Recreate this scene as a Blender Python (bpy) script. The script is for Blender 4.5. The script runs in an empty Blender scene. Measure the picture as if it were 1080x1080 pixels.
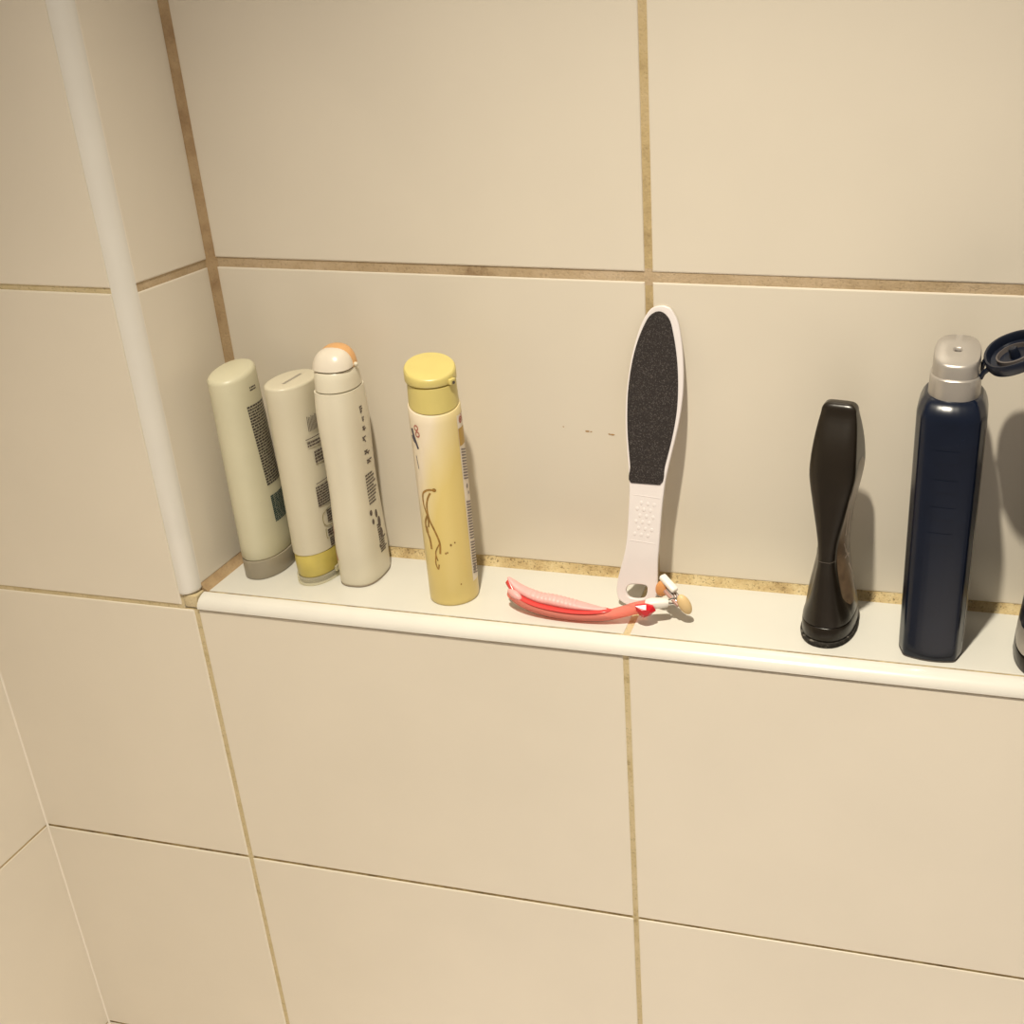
import bpy, bmesh, math, random
from mathutils import Vector, Matrix
PI = math.pi
SC = bpy.context.scene
COL = SC.collection

# ------------------------------------------------------------------ materials
def new_mat(name):
    m = bpy.data.materials.new(name); m.use_nodes = True
    nt = m.node_tree
    return m, nt, nt.nodes['Principled BSDF']

def plain(name, col, rough=0.4, metal=0.0, spec=0.5, coat=0.0, var=0.04, scale=60.0, bump=0.0, bscale=300.0, sub=0.0):
    """A principled surface with a little procedural colour variation and bump."""
    m, nt, p = new_mat(name)
    p.inputs['Roughness'].default_value = rough
    p.inputs['Metallic'].default_value = metal
    p.inputs['Specular IOR Level'].default_value = spec
    p.inputs['Coat Weight'].default_value = coat
    tc = nt.nodes.new('ShaderNodeTexCoord')
    nz = nt.nodes.new('ShaderNodeTexNoise'); nz.inputs['Scale'].default_value = scale; nz.inputs['Detail'].default_value = 3
    nt.links.new(tc.outputs['Object'], nz.inputs['Vector'])
    r = nt.nodes.new('ShaderNodeValToRGB')
    lo = [max(0, c * (1 - var)) for c in col]; hi = [min(1, c * (1 + var)) for c in col]
    r.color_ramp.elements[0].color = (*lo, 1); r.color_ramp.elements[0].position = .3
    r.color_ramp.elements[1].color = (*hi, 1); r.color_ramp.elements[1].position = .7
    nt.links.new(nz.outputs['Fac'], r.inputs['Fac']); nt.links.new(r.outputs['Color'], p.inputs['Base Color'])
    if sub:
        p.inputs['Subsurface Weight'].default_value = sub
        p.inputs['Subsurface Radius'].default_value = (.006, .004, .003)
        p.inputs['Subsurface Scale'].default_value = 1.0
    if bump:
        n2 = nt.nodes.new('ShaderNodeTexNoise'); n2.inputs['Scale'].default_value = bscale; n2.inputs['Detail'].default_value = 4
        nt.links.new(tc.outputs['Object'], n2.inputs['Vector'])
        b = nt.nodes.new('ShaderNodeBump'); b.inputs['Strength'].default_value = bump; b.inputs['Distance'].default_value = .001
        nt.links.new(n2.outputs['Fac'], b.inputs['Height']); nt.links.new(b.outputs['Normal'], p.inputs['Normal'])
    return m

def grout_mat(name, stops, scale, speck=0.5, bump=0.6):
    """Stained cement joint: large blotches of several tones, fine dark specks, rough."""
    m, nt, p = new_mat(name)
    p.inputs['Roughness'].default_value = 0.9; p.inputs['Specular IOR Level'].default_value = .2
    tc = nt.nodes.new('ShaderNodeTexCoord')
    a = nt.nodes.new('ShaderNodeTexNoise'); a.inputs['Scale'].default_value = scale; a.inputs['Detail'].default_value = 5; a.inputs['Roughness'].default_value = .65
    nt.links.new(tc.outputs['Object'], a.inputs['Vector'])
    r = nt.nodes.new('ShaderNodeValToRGB')
    while len(r.color_ramp.elements) < len(stops): r.color_ramp.elements.new(.5)
    for e, (pos, c) in zip(r.color_ramp.elements, stops): e.position = pos; e.color = (*c, 1)
    nt.links.new(a.outputs['Fac'], r.inputs['Fac'])
    f = nt.nodes.new('ShaderNodeTexNoise'); f.inputs['Scale'].default_value = 620; f.inputs['Detail'].default_value = 3
    nt.links.new(tc.outputs['Object'], f.inputs['Vector'])
    fr = nt.nodes.new('ShaderNodeValToRGB')
    fr.color_ramp.elements[0].position = .30; fr.color_ramp.elements[0].color = (1 - speck,) * 3 + (1,)
    fr.color_ramp.elements[1].position = .43; fr.color_ramp.elements[1].color = (1, 1, 1, 1)
    nt.links.new(f.outputs['Fac'], fr.inputs['Fac'])
    mx = nt.nodes.new('ShaderNodeMix'); mx.data_type = 'RGBA'; mx.blend_type = 'MULTIPLY'; mx.inputs['Factor'].default_value = 1
    nt.links.new(r.outputs['Color'], mx.inputs['A']); nt.links.new(fr.outputs['Color'], mx.inputs['B'])
    nt.links.new(mx.outputs['Result'], p.inputs['Base Color'])
    b = nt.nodes.new('ShaderNodeBump'); b.inputs['Strength'].default_value = bump; b.inputs['Distance'].default_value = .001
    nt.links.new(f.outputs['Fac'], b.inputs['Height']); nt.links.new(b.outputs['Normal'], p.inputs['Normal'])
    return m

def see_through(name, col, clear=0.4, rough=0.15, tcol=None):
    """Tinted translucent plastic: part of the light passes straight through, coloured."""
    m, nt, p = new_mat(name)
    p.inputs['Base Color'].default_value = (*col, 1); p.inputs['Roughness'].default_value = rough
    t = nt.nodes.new('ShaderNodeBsdfTransparent'); t.inputs['Color'].default_value = (*(tcol or col), 1)
    lw = nt.nodes.new('ShaderNodeTexNoise'); lw.inputs['Scale'].default_value = 90
    mr = nt.nodes.new('ShaderNodeMapRange'); mr.inputs['To Min'].default_value = clear - .06; mr.inputs['To Max'].default_value = clear + .06
    nt.links.new(lw.outputs['Fac'], mr.inputs['Value'])
    mx = nt.nodes.new('ShaderNodeMixShader')
    nt.links.new(mr.outputs['Result'], mx.inputs['Fac'])
    nt.links.new(p.outputs['BSDF'], mx.inputs[1]); nt.links.new(t.outputs['BSDF'], mx.inputs[2])
    nt.links.new(mx.outputs['Shader'], nt.nodes['Material Output'].inputs['Surface'])
    return m

TILE = plain('cream_glazed_tile', (.72, .66, .555), rough=.32, var=.02, scale=9, bump=.05, bscale=22)
LEDGE = plain('ledge_glaze', (.635, .62, .56), rough=.3, var=.02, scale=20, bump=.04, bscale=60)
TRIMW = plain('white_edge_trim', (.70, .675, .615), rough=.2, var=.02, scale=25, bump=.03, bscale=60)
GR_TAN = grout_mat('tan_grout', [(.26, (.24, .155, .085)), (.38, (.44, .33, .20)), (.58, (.52, .40, .26)), (.75, (.58, .46, .32))], 26, .2)
GR_BACK = grout_mat('ochre_grout', [(.30, (.34, .25, .13)), (.50, (.53, .41, .22)), (.70, (.57, .45, .27))], 30, .15)
GR_DARK = grout_mat('dark_joint_grout', [(.28, (.10, .07, .03)), (.45, (.30, .22, .11)), (.62, (.46, .36, .18)), (.8, (.55, .44, .24))], 60, .35)
GR_JOINT = grout_mat('pale_joint_grout', [(.28, (.36, .27, .13)), (.42, (.56, .46, .27)), (.7, (.64, .54, .35))], 45, .3)
GR_CORNER = grout_mat('brown_corner_grout', [(.30, (.27, .17, .09)), (.52, (.42, .295, .165)), (.75, (.50, .37, .22))], 34, .15)
GR_SPECK = grout_mat('speckled_ledge_grout', [(.28, (.22, .15, .07)), (.40, (.46, .34, .17)), (.55, (.58, .46, .25)), (.72, (.66, .55, .34))], 55, .6, 1.0)

# ------------------------------------------------------------------ mesh helpers
def link_mesh(name, bm, mats, parent=None, smooth=True, angle=40):
    me = bpy.data.meshes.new(name)
    bmesh.ops.recalc_face_normals(bm, faces=bm.faces[:])
    bm.to_mesh(me); bm.free()
    for mm in (mats if isinstance(mats, (list, tuple)) else [mats]): me.materials.append(mm)
    if smooth:
        me.polygons.foreach_set('use_smooth', [True] * len(me.polygons))
        try: me.set_sharp_from_angle(angle=math.radians(angle))
        except Exception: pass
    o = bpy.data.objects.new(name, me); COL.objects.link(o)
    if parent: o.parent = parent
    return o

def structure(o, label=None):
    o['kind'] = 'structure'
    if label: o['label'] = label
    return o

def thing(name, label, cat, loc, rz=0.0, group=None):
    o = bpy.data.objects.new(name, None); COL.objects.link(o)
    o.empty_display_size = .02
    o.location = loc; o.rotation_euler = (0, 0, rz)
    o['label'] = label; o['category'] = cat
    if group: o['group'] = group
    return o

def quad(bm, pts, mi=0):
    f = bm.faces.new([bm.verts.new(p) for p in pts]); f.material_index = mi; return f

def tile(bm, O, U, V, N, u0, u1, v0, v1, rng, depth=.004, bev=.0011):
    """One glazed tile with an eased edge, face in the plane O+uU+vV, body behind it."""
    O, U, V, N = map(Vector, (O, U, V, N))
    jit = rng.uniform(-.0002, .0002)
    def P(u, v, n): return O + U * u + V * v + N * (n + jit)
    loops = []
    for ins, n in ((0, -depth), (0, -bev), (bev * .3, -bev * .3), (bev, 0)):
        loops.append([bm.verts.new(P(u, v, n)) for u, v in ((u0 + ins, v0 + ins), (u1 - ins, v0 + ins), (u1 - ins, v1 - ins), (u0 + ins, v1 - ins))])
    for a, b in zip(loops, loops[1:]):
        for i in range(4): bm.faces.new((a[i], a[(i + 1) % 4], b[(i + 1) % 4], b[i]))
    bm.faces.new(loops[-1])

def ring_faces(bm, A, B, mi=0):
    n = len(A); out = []
    for i in range(n):
        f = bm.faces.new((A[i], A[(i + 1) % n], B[(i + 1) % n], B[i])); f.material_index = mi; out.append(f)
    return out

def loft(bm, rings, cap0=True, cap1=True, mi=0):
    vs = [[bm.verts.new(p) for p in r] for r in rings]
    for a, b in zip(vs, vs[1:]): ring_faces(bm, a, b, mi)
    if cap0: bm.faces.new(vs[0][::-1]).material_index = mi
    if cap1: bm.faces.new(vs[-1]).material_index = mi
    return vs

def box(bm, c, size, rot=None, bev=0.0, mi=0):
    r = bmesh.ops.create_cube(bm, size=1.0)
    vs = r['verts']
    M = Matrix.Translation(Vector(c)) @ (rot.to_4x4() if rot else Matrix.Identity(4)) @ Matrix.Diagonal((*size, 1))
    bmesh.ops.transform(bm, matrix=M, verts=vs)
    if bev:
        es = list({e for v in vs for e in v.link_edges})
        bmesh.ops.bevel(bm, geom=es, offset=bev, segments=3, affect='EDGES', profile=.5)

def ellipsoid(bm, c, r, rot=None, seg=28, rings=16):
    q = bmesh.ops.create_uvsphere(bm, u_segments=seg, v_segments=rings, radius=1)
    M = Matrix.Translation(Vector(c)) @ (rot.to_4x4() if rot else Matrix.Identity(4)) @ Matrix.Diagonal((*r, 1))
    bmesh.ops.transform(bm, matrix=M, verts=q['verts'])

def tube(bm, pts, r, seg=10, mi=0):
    pts = [Vector(p) for p in pts]; rings = []
    for i, p in enumerate(pts):
        t = (pts[min(i + 1, len(pts) - 1)] - pts[max(i - 1, 0)]).normalized()
        a = t.cross(Vector((0, 0, 1)));
        if a.length < 1e-3: a = t.cross(Vector((0, 1, 0)))
        a.normalize(); b = t.cross(a)
        rr = r[i] if isinstance(r, (list, tuple)) else r
        rings.append([p + (a * math.cos(k * 2 * PI / seg) + b * math.sin(k * 2 * PI / seg)) * rr for k in range(seg)])
    loft(bm, rings, mi=mi)

def smooth_path(pts, n):
    """Catmull-Rom samples (any dimension) through the control tuples."""
    out = []; m = len(pts)
    for k in range(n):
        t = k / (n - 1) * (m - 1); i = min(int(t), m - 2); f = t - i
        p0, p1, p2, p3 = pts[max(i - 1, 0)], pts[i], pts[i + 1], pts[min(i + 2, m - 1)]
        out.append(tuple(.5 * (2 * b + (c - a) * f + (2 * a - 5 * b + 4 * c - d) * f * f + (3 * b - a - 3 * c + d) * f ** 3)
                         for a, b, c, d in zip(p0, p1, p2, p3)))
    return out

def interp(tab, z):
    """Smooth table lookup (cubic Hermite through the rows): rows (z, v1, v2 ...)."""
    if z <= tab[0][0]: return tab[0][1:]
    for i in range(len(tab) - 1):
        a, b = tab[i], tab[i + 1]
        if z <= b[0]:
            p, q = tab[max(i - 1, 0)], tab[min(i + 2, len(tab) - 1)]
            h = b[0] - a[0]; f = (z - a[0]) / h; out = []
            for k in range(1, len(a)):
                m0 = (b[k] - p[k]) / (b[0] - p[0]) * h; m1 = (q[k] - a[k]) / (q[0] - a[0]) * h
                out.append((2 * f ** 3 - 3 * f * f + 1) * a[k] + (f ** 3 - 2 * f * f + f) * m0 + (3 * f * f - 2 * f ** 3) * b[k] + (f ** 3 - f * f) * m1)
            return tuple(out)
    return tab[-1][1:]

def superell(a, b, n=2.0, N=96):
    out = []
    for k in range(N):
        t = 2 * PI * k / N; c, s = math.cos(t), math.sin(t)
        out.append((a * math.copysign(abs(c) ** (2 / n), c), b * math.copysign(abs(s) ** (2 / n), s)))
    return out

def resample(poly, N=96):
    """Closed polyline to N points at equal arc length, first point kept."""
    L = [0.0]
    M = len(poly)
    for i in range(M): L.append(L[-1] + math.dist(poly[i], poly[(i + 1) % M]))
    out = []; j = 0
    for k in range(N):
        s = L[-1] * k / N
        while L[j + 1] < s: j += 1
        f = (s - L[j]) / max(L[j + 1] - L[j], 1e-9); a, b = poly[j], poly[(j + 1) % M]
        out.append(tuple(x + (y - x) * f for x, y in zip(a, b)))
    return out

class Body:
    """Lofted container wall; rings (z, [(x, y)...]) start on the +x side and run towards +y."""
    def __init__(self, rings): self.rings = rings
    def mesh(self, bm, warp=None):
        w = warp or (lambda x, y, z: (x, y, z))
        loft(bm, [[w(x, y, z) for x, y in r] for z, r in self.rings])
    def pt(self, s, z):
        R = self.rings
        i = 0
        while i < len(R) - 2 and R[i + 1][0] < z: i += 1
        f = min(max((z - R[i][0]) / max(R[i + 1][0] - R[i][0], 1e-9), 0), 1)
        q = []
        for _, r in (R[i], R[i + 1]):
            n = len(r); t = 0; k = 0; step = 1 if s >= 0 else -1; rem = abs(s)
            while True:
                a, b = r[k % n], r[(k + step) % n]; d = math.dist(a, b)
                if d >= rem:
                    g = rem / max(d, 1e-9); q.append((a[0] + (b[0] - a[0]) * g, a[1] + (b[1] - a[1]) * g)); break
                rem -= d; k += step
        return Vector((q[0][0] + (q[1][0] - q[0][0]) * f, q[0][1] + (q[1][1] - q[0][1]) * f, z))
    def on(self, s, z, off=.00015):
        e = 4e-4
        n = (self.pt(s + e, z) - self.pt(s - e, z)).cross(self.pt(s, z + e) - self.pt(s, z - e)).normalized()
        return self.pt(s, z) + n * off

def patch(bm, body, s0, s1, z0, z1, off=.00015, ns=1, nz=1, slant=0.0, mi=0):
    g = [[bm.verts.new(body.on(s0 + (s1 - s0) * i / ns, z0 + (z1 - z0) * j / nz + slant * i / ns, off)) for i in range(ns + 1)] for j in range(nz + 1)]
    for j in range(nz):
        for i in range(ns):
            bm.faces.new((g[j][i], g[j][i + 1], g[j + 1][i + 1], g[j + 1][i])).material_index = mi

def small_print(bm, body, s0, s1, z0, z1, pitch, h, rng, ragged=.25, off=.0002, slant=0.0, drift=0.0):
    """Rows of print too small to read, as broken strokes lying on the label."""
    z = z1
    while z - h > z0:
        s = s0 + drift * (z1 - z) / (z1 - z0); end = s1 - (s1 - s0) * rng.random() * ragged
        while s < end:
            w = rng.uniform(.0010, .0040)
            patch(bm, body, s, min(s + w, end), z - h, z, off, 1, 1, slant * w)
            s += w + rng.uniform(.0003, .0005)
        z -= pitch

def stroke(bm, body, pts, w, off=.0002):
    """A drawn line on a container: pts are (s, z), w its width."""
    P = smooth_path(pts, max(8, len(pts) * 5)); L = []
    for i, (s, z) in enumerate(P):
        a, b = P[max(i - 1, 0)], P[min(i + 1, len(P) - 1)]
        d = math.hypot(b[0] - a[0], b[1] - a[1]) or 1; nx, nz = -(b[1] - a[1]) / d, (b[0] - a[0]) / d
        ww = (w[0] + (w[1] - w[0]) * i / (len(P) - 1)) if isinstance(w, tuple) else w
        L.append((bm.verts.new(body.on(s + nx * ww / 2, z + nz * ww / 2, off)), bm.verts.new(body.on(s - nx * ww / 2, z - nz * ww / 2, off))))
    for a, b in zip(L, L[1:]): bm.faces.new((a[0], a[1], b[1], b[0]))

def blob(bm, body, s, z, rs, rz, off=.0002, n=14, hole=0.0):
    """A printed dot, or a ring when hole > 0."""
    o = [bm.verts.new(body.on(s + rs * math.cos(k * 2 * PI / n), z + rz * math.sin(k * 2 * PI / n), off)) for k in range(n)]
    if hole:
        i_ = [bm.verts.new(body.on(s + hole * rs * math.cos(k * 2 * PI / n), z + hole * rz * math.sin(k * 2 * PI / n), off)) for k in range(n)]
        for k in range(n): bm.faces.new((o[k], o[(k + 1) % n], i_[(k + 1) % n], i_[k]))
    else: bm.faces.new(o)

# ------------------------------------------------------------------ the tiled niche
D, H, WX, WL = .0968, .241, .3462, .206      # niche depth, joint height, tile length, recess of the left wall
TR, TT, TH = .0107, .0095, .25               # edge-trim radius, edge-trim height, tile height
X1, ZT, ZB = 1.0, .62, -1.05
rng = random.Random(5)

# back wall of the niche
bm = bmesh.new()
us = [(.0045, WX - .0028), (WX + .0028, 2 * WX - .0028), (2 * WX + .0028, X1)]
vs = [(.0062, H - .0036), (H + .0036, ZT)]
for u0, u1 in us:
    for v0, v1 in vs: tile(bm, (0, D, 0), (1, 0, 0), (0, 0, 1), (0, -1, 0), u0, u1, v0 + rng.uniform(-.0004, .0004), v1 + rng.uniform(-.0004, .0004), rng)
yb = D + .0009
quad(bm, [(-.002, yb, -.02), (X1, yb, -.02), (X1, yb, H - .006), (-.002, yb, H - .006)], 2)
quad(bm, [(-.002, yb, H - .006), (X1, yb, H - .006), (X1, yb, H + .006), (-.002, yb, H + .006)], 1)
quad(bm, [(-.002, yb, H + .006), (X1, yb, H + .006), (X1, yb, ZT), (-.002, yb, ZT)], 2)
# little rusty specks stuck on the tile
for (x, z, w, h) in ((.2955, .1216, .0022, .0007), (.2985, .1213, .001, .0005), (.3128, .1203, .0012, .0006), (.3152, .1200, .002, .0006), (.2768, .1240, .0007, .0005)):
    ns = 9; f = bm.faces.new([bm.verts.new((x + w * math.cos(k * 2 * PI / ns) * rng.uniform(.7, 1.1), D - .0003, z + h * math.sin(k * 2 * PI / ns) * rng.uniform(.6, 1.2))) for k in range(ns)])
    f.material_index = 3
RUST = plain('rust_speck', (.42, .25, .10), rough=.8)
structure(link_mesh('wall_back', bm, [TILE, GR_TAN, GR_BACK, RUST], angle=20))

# side wall of the niche
bm = bmesh.new()
for v0, v1 in ((.0058, H - .003), (H + .003, ZT)):
    tile(bm, (0, 0, 0), (0, 1, 0), (0, 0, 1), (1, 0, 0), TR + .0006, D - .0045, v0, v1, rng)
quad(bm, [(-.0009, TR - .002, -.02), (-.0009, D + .002, -.02), (-.0009, D + .002, ZT), (-.0009, TR - .002, ZT)], 1)
structure(link_mesh('wall_side', bm, [TILE, GR_TAN], angle=20))

# brown cement in the vertical corner and along the back and side of the ledge, slightly uneven beads
def bead(name, p0, p1, a, b, mat, n=80, seed=1, amp=.0007, bulge=.0006):
    rg = random.Random(seed); bm = bmesh.new(); p0, p1, a, b = map(Vector, (p0, p1, a, b)); prev = None
    wa = [rg.uniform(-1, 1) for _ in range(n + 1)]; wb = [rg.uniform(-1, 1) for _ in range(n + 1)]
    for i in range(n + 1):
        p = p0.lerp(p1, i / n); ea = a * (1 + amp / a.length * wa[i]); eb = b * (1 + amp / b.length * wb[i])
        m = (ea + eb) * (.36 + bulge * 20 * rg.uniform(-1, 1))
        row = [bm.verts.new(p + q) for q in (Vector(), ea, m, eb)]
        if prev:
            for k in range(4): bm.faces.new((prev[k], prev[(k + 1) % 4], row[(k + 1) % 4], row[k]))
        else: bm.faces.new(row)
        prev = row
    bm.faces.new(prev[::-1])
    return structure(link_mesh(name, bm, mat))
bead('trim_3', (-.0008, D + .0008, .004), (-.0008, D + .0008, ZT), (.0062, 0, 0), (0, -.0062, 0), GR_CORNER, seed=3, amp=.0003)
bead('trim_4', (.003, D + .0008, -.0008), (X1, D + .0008, -.0008), (0, 0, .0080), (0, -.0066, 0), GR_SPECK, n=260, seed=4, amp=.0006)
bead('trim_5', (-.0008, TR + .001, -.0008), (-.0008, D - .002, -.0008), (0, 0, .0076), (.0062, 0, 0), GR_CORNER, n=40, seed=6, amp=.0005)

# front wall: below the ledge and to the left of the niche, one plane
bm = bmesh.new()
zj = -TT - TH
rows_low = [(ZB, zj - 2 * TH - .0013), (zj - 2 * TH + .0013, zj - TH - .0013), (zj - TH + .0013, zj - .0013), (zj + .0013, -TT - .0016)]
for u0, u1 in ((.0019, WX - .0019), (WX + .0019, 2 * WX - .0019), (2 * WX + .0019, X1)):
    for v0, v1 in rows_low: tile(bm, (0, 0, 0), (1, 0, 0), (0, 0, 1), (0, -1, 0), u0, u1, v0, v1, rng)
for v0, v1 in rows_low: tile(bm, (0, 0, 0), (1, 0, 0), (0, 0, 1), (0, -1, 0), -WL + .0003, -.0019, v0, v1 - .0003, rng)
for v0, v1 in ((-TT + .0018, H - .0020), (H + .0020, ZT)):
    tile(bm, (0, 0, 0), (1, 0, 0), (0, 0, 1), (0, -1, 0), -WL + .0003, -TR - .0014, v0, v1, rng)
quad(bm, [(-WL - .002, .0010, ZB), (X1, .0010, ZB), (X1, .0010, -TT - .0006), (-WL - .002, .0010, -TT - .0006)], 1)
quad(bm, [(-WL - .002, .0010, -TT - .0006), (-TR + .001, .0010, -TT - .0006), (-TR + .001, .0010, ZT), (-WL - .002, .0010, ZT)], 2)
quad(bm, [(-WL - .002, .0007, -TT - .003), (-TR + .001, .0007, -TT - .003), (-TR + .001, .0007, -TT + .003), (-WL - .002, .0007, -TT + .003)], 2)
for xc in (0, WX, 2 * WX): quad(bm, [(xc - .003, .0006, ZB), (xc + .003, .0006, ZB), (xc + .003, .0006, -TT - .0012), (xc - .003, .0006, -TT - .0012)], 2)
# cement plug where the two edge trims meet
box(bm, (-TR / 2 + .0008, TR / 2 + .0012, -TT / 2), (TR + .001, TR, TT + .001), bev=.001, mi=0)
for f in bm.faces:
    c = f.calc_center_median()
    if -TR - .0005 < c.x < .0025 and c.y < TR + .01 and -TT - .002 < c.z < .002 and f.material_index == 0 and abs(c.y) < .02 and f.calc_area() < .00015: f.material_index = 2
structure(link_mesh('wall_front', bm, [TILE, GR_DARK, GR_JOINT], angle=20))

# wall at the far left, square to the front wall
bm = bmesh.new()
for u0, u1 in ((-.40, -.0002), (-.75, -.403)):
    for v0, v1 in ((ZB, zj - 2 * TH - .001), (zj - 2 * TH + .001, zj - TH - .001), (zj - TH + .001, zj - .001), (zj + .001, -TT - .001), (-TT + .001, H - .001), (H + .001, ZT)):
        tile(bm, (-WL, 0, 0), (0, 1, 0), (0, 0, 1), (1, 0, 0), u0, u1, v0, v1, rng, bev=.0008)
quad(bm, [(-WL - .0009, -.75, ZB), (-WL - .0009, .001, ZB), (-WL - .0009, .001, ZT), (-WL - .0009, -.75, ZT)], 1)
quad(bm, [(-WL - .0002, -.0012, ZB), (-WL + .0012, .0002, ZB), (-WL + .0012, .0002, ZT), (-WL - .0002, -.0012, ZT)], 0)
structure(link_mesh('wall_left', bm, [TILE, GR_BACK], angle=20))

# pale floor below, out of frame, which bounces the lamp light back up
bm = bmesh.new()
fu = [-WL + .34 * k for k in range(7)]; fv = [-.34 * k for k in range(7)]
for i in range(6):
    for j in range(6): tile(bm, (0, 0, ZB), (1, 0, 0), (0, 1, 0), (0, 0, 1), fu[i] + .0015, fu[i + 1] - .0015, fv[j + 1] + .0015, fv[j] - .0015, rng)
quad(bm, [(fu[0], fv[-1], ZB - .001), (fu[-1], fv[-1], ZB - .001), (fu[-1], 0, ZB - .001), (fu[0], 0, ZB - .001)], 1)
structure(link_mesh('floor', bm, [plain('white_floor_tile', (.80, .76, .70), rough=.45, var=.02, scale=9), GR_BACK], angle=20))

# glazed ledge
LJ = .3440
bm = bmesh.new()
for u0, u1 in ((.0055, LJ - .0024), (LJ + .0024, X1)):
    tile(bm, (0, 0, 0), (1, 0, 0), (0, 1, 0), (0, 0, 1), u0, u1, TR + .0019, D - .0055, rng, bev=.0006)
quad(bm, [(-.001, TR - .001, -.0007), (X1, TR - .001, -.0007), (X1, D + .001, -.0007), (-.001, D + .001, -.0007)], 1)
quad(bm, [(LJ - .004, TR + .0004, -.0004), (LJ + .004, TR + .0004, -.0004), (LJ + .004, D, -.0004), (LJ - .004, D, -.0004)], 2)
structure(link_mesh('wall_ledge', bm, [LEDGE, GR_DARK, GR_JOINT], angle=20))

# white quarter-round edge trims
def quarter(name, path, prof, caps=True):
    bm = bmesh.new()
    rings = [[Vector(p) + Vector(q) for q in prof] for p in path]
    loft(bm, rings); return structure(link_mesh(name, bm, TRIMW, angle=35))
pv = [(-TR - .0004, 0.002, 0)] + [(-TR + (TR + .0006) * math.sin(t), TR - (TR + .0012) * math.cos(t), 0) for t in [k * PI / 2 / 14 for k in range(15)]] + [(-.002, TR, 0), (-TR, TR, 0)]
def quarter_v():
    bm = bmesh.new(); rings = []
    cx, cy = -TR * .55, TR * .45
    for z, sc in ((.0012, .55), (.0016, .8), (.0026, .94), (.0042, 1), (.1, 1), (.2, 1), (.4, 1), (ZT, 1)):
        rings.append([Vector((cx + (p[0] - cx) * sc, cy + (p[1] - cy) * sc, z)) for p in pv])
    loft(bm, rings); structure(link_mesh('trim_1', bm, TRIMW, angle=50))
quarter_v()
ph = [(0, TR, -TT)] + [(0, TR - (TR + .0012) * math.cos(t), -TT + (TT - .0002) * math.sin(t)) for t in [k * PI / 2 / 14 for k in range(15)]]
quarter('trim_2', [(.0022, 0, 0), (.0030, 0, 0), (.5, 0, 0), (X1, 0, 0)], ph)

# ------------------------------------------------------------------ print and plastic colours
INK = plain('dark_print_ink', (.075, .062, .055), rough=.5, var=.25, scale=900)
INK_GREY = plain('grey_print_ink', (.20, .165, .15), rough=.5, var=.25, scale=900)
INK_DK = plain('brown_print_ink', (.11, .085, .07), rough=.5, var=.25, scale=900)
INK_TEAL = plain('teal_print_ink', (.05, .085, .08), rough=.5, var=.3, scale=700)

def stretch_rings(zs, fn): return [(z, fn(z)) for z in zs]
def frange(a, b, n): return [a + (b - a) * i / (n - 1) for i in range(n)]

# ------------------------------------------------------------------ 1 pale green tube in the corner
rg = random.Random(11)
t1 = thing('shower_gel_bottle', 'pale green-white bottle standing on its grey cap in the corner, leftmost on the ledge', 'bottle', (.0312, .0598, 0), 0)
GREENW = plain('pale_green_plastic', (.62, .585, .42), rough=.38, var=.03, scale=30)
def sec1(z):
    k = z / .165
    return [(x - .0012 * k, y - .0046 * k) for x, y in superell(.0165 - .0016 * k, .0262 - .0052 * k, 2.15)]
zs = frange(.0185, .158, 16)
R = [(.0165, superell(.0150, .0245, 2.15)), (.0172, superell(.0158, .0254, 2.15))] + [(z, sec1(z)) for z in zs]
a, b = .0150, .0212
for ang in (20, 40, 58, 74, 86):
    r = .0035; t = math.radians(ang)
    R.append((.158 + r * math.sin(t), [(x - .0012, y - .0045) for x, y in superell(a - r * (1 - math.cos(t)), b - r * (1 - math.cos(t)), 2.15)]))
R.append((.1623, [(x - .0012, y - .0045) for x, y in superell(a * .55, b * .6, 2.1)])); R.append((.1626, [(x - .0012, y - .0045) for x, y in superell(a * .1, b * .1, 2)]))
B1 = Body(R)
bm = bmesh.new(); B1.mesh(bm, lambda x, y, z: (x, y, z + (.0085 + .17 * (y + .002)) * max(0, (z - .12) / .043))); link_mesh('body', bm, GREENW, t1)
bm = bmesh.new()
loft(bm, [[(x, y, z) for x, y in superell(.0166 - d, .0263 - d, 2.15)] for z, d in ((0, .0016), (.0006, .0006), (.0018, .0001), (.0100, 0), (.0155, .0000), (.0163, .0003), (.0166, .001))])
CAPGREY = see_through('smoky_grey_cap', (.36, .315, .235), clear=.12, rough=.3)
link_mesh('cap', bm, CAPGREY, t1)
bm = bmesh.new()
small_print(bm, B1, -.0095, .018, .074, .143, .00225, .0016, rg, .12, drift=.0035)
small_print(bm, B1, -.003, .006, .1520, .1570, .0020, .0012, rg, .2)
link_mesh('label_print', bm, INK, t1, smooth=False)
bm = bmesh.new()
small_print(bm, B1, -.0055, .018, .044, .067, .00165, .0014, rg, .1)
link_mesh('label_print', bm, INK_TEAL, t1, smooth=False)

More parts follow.
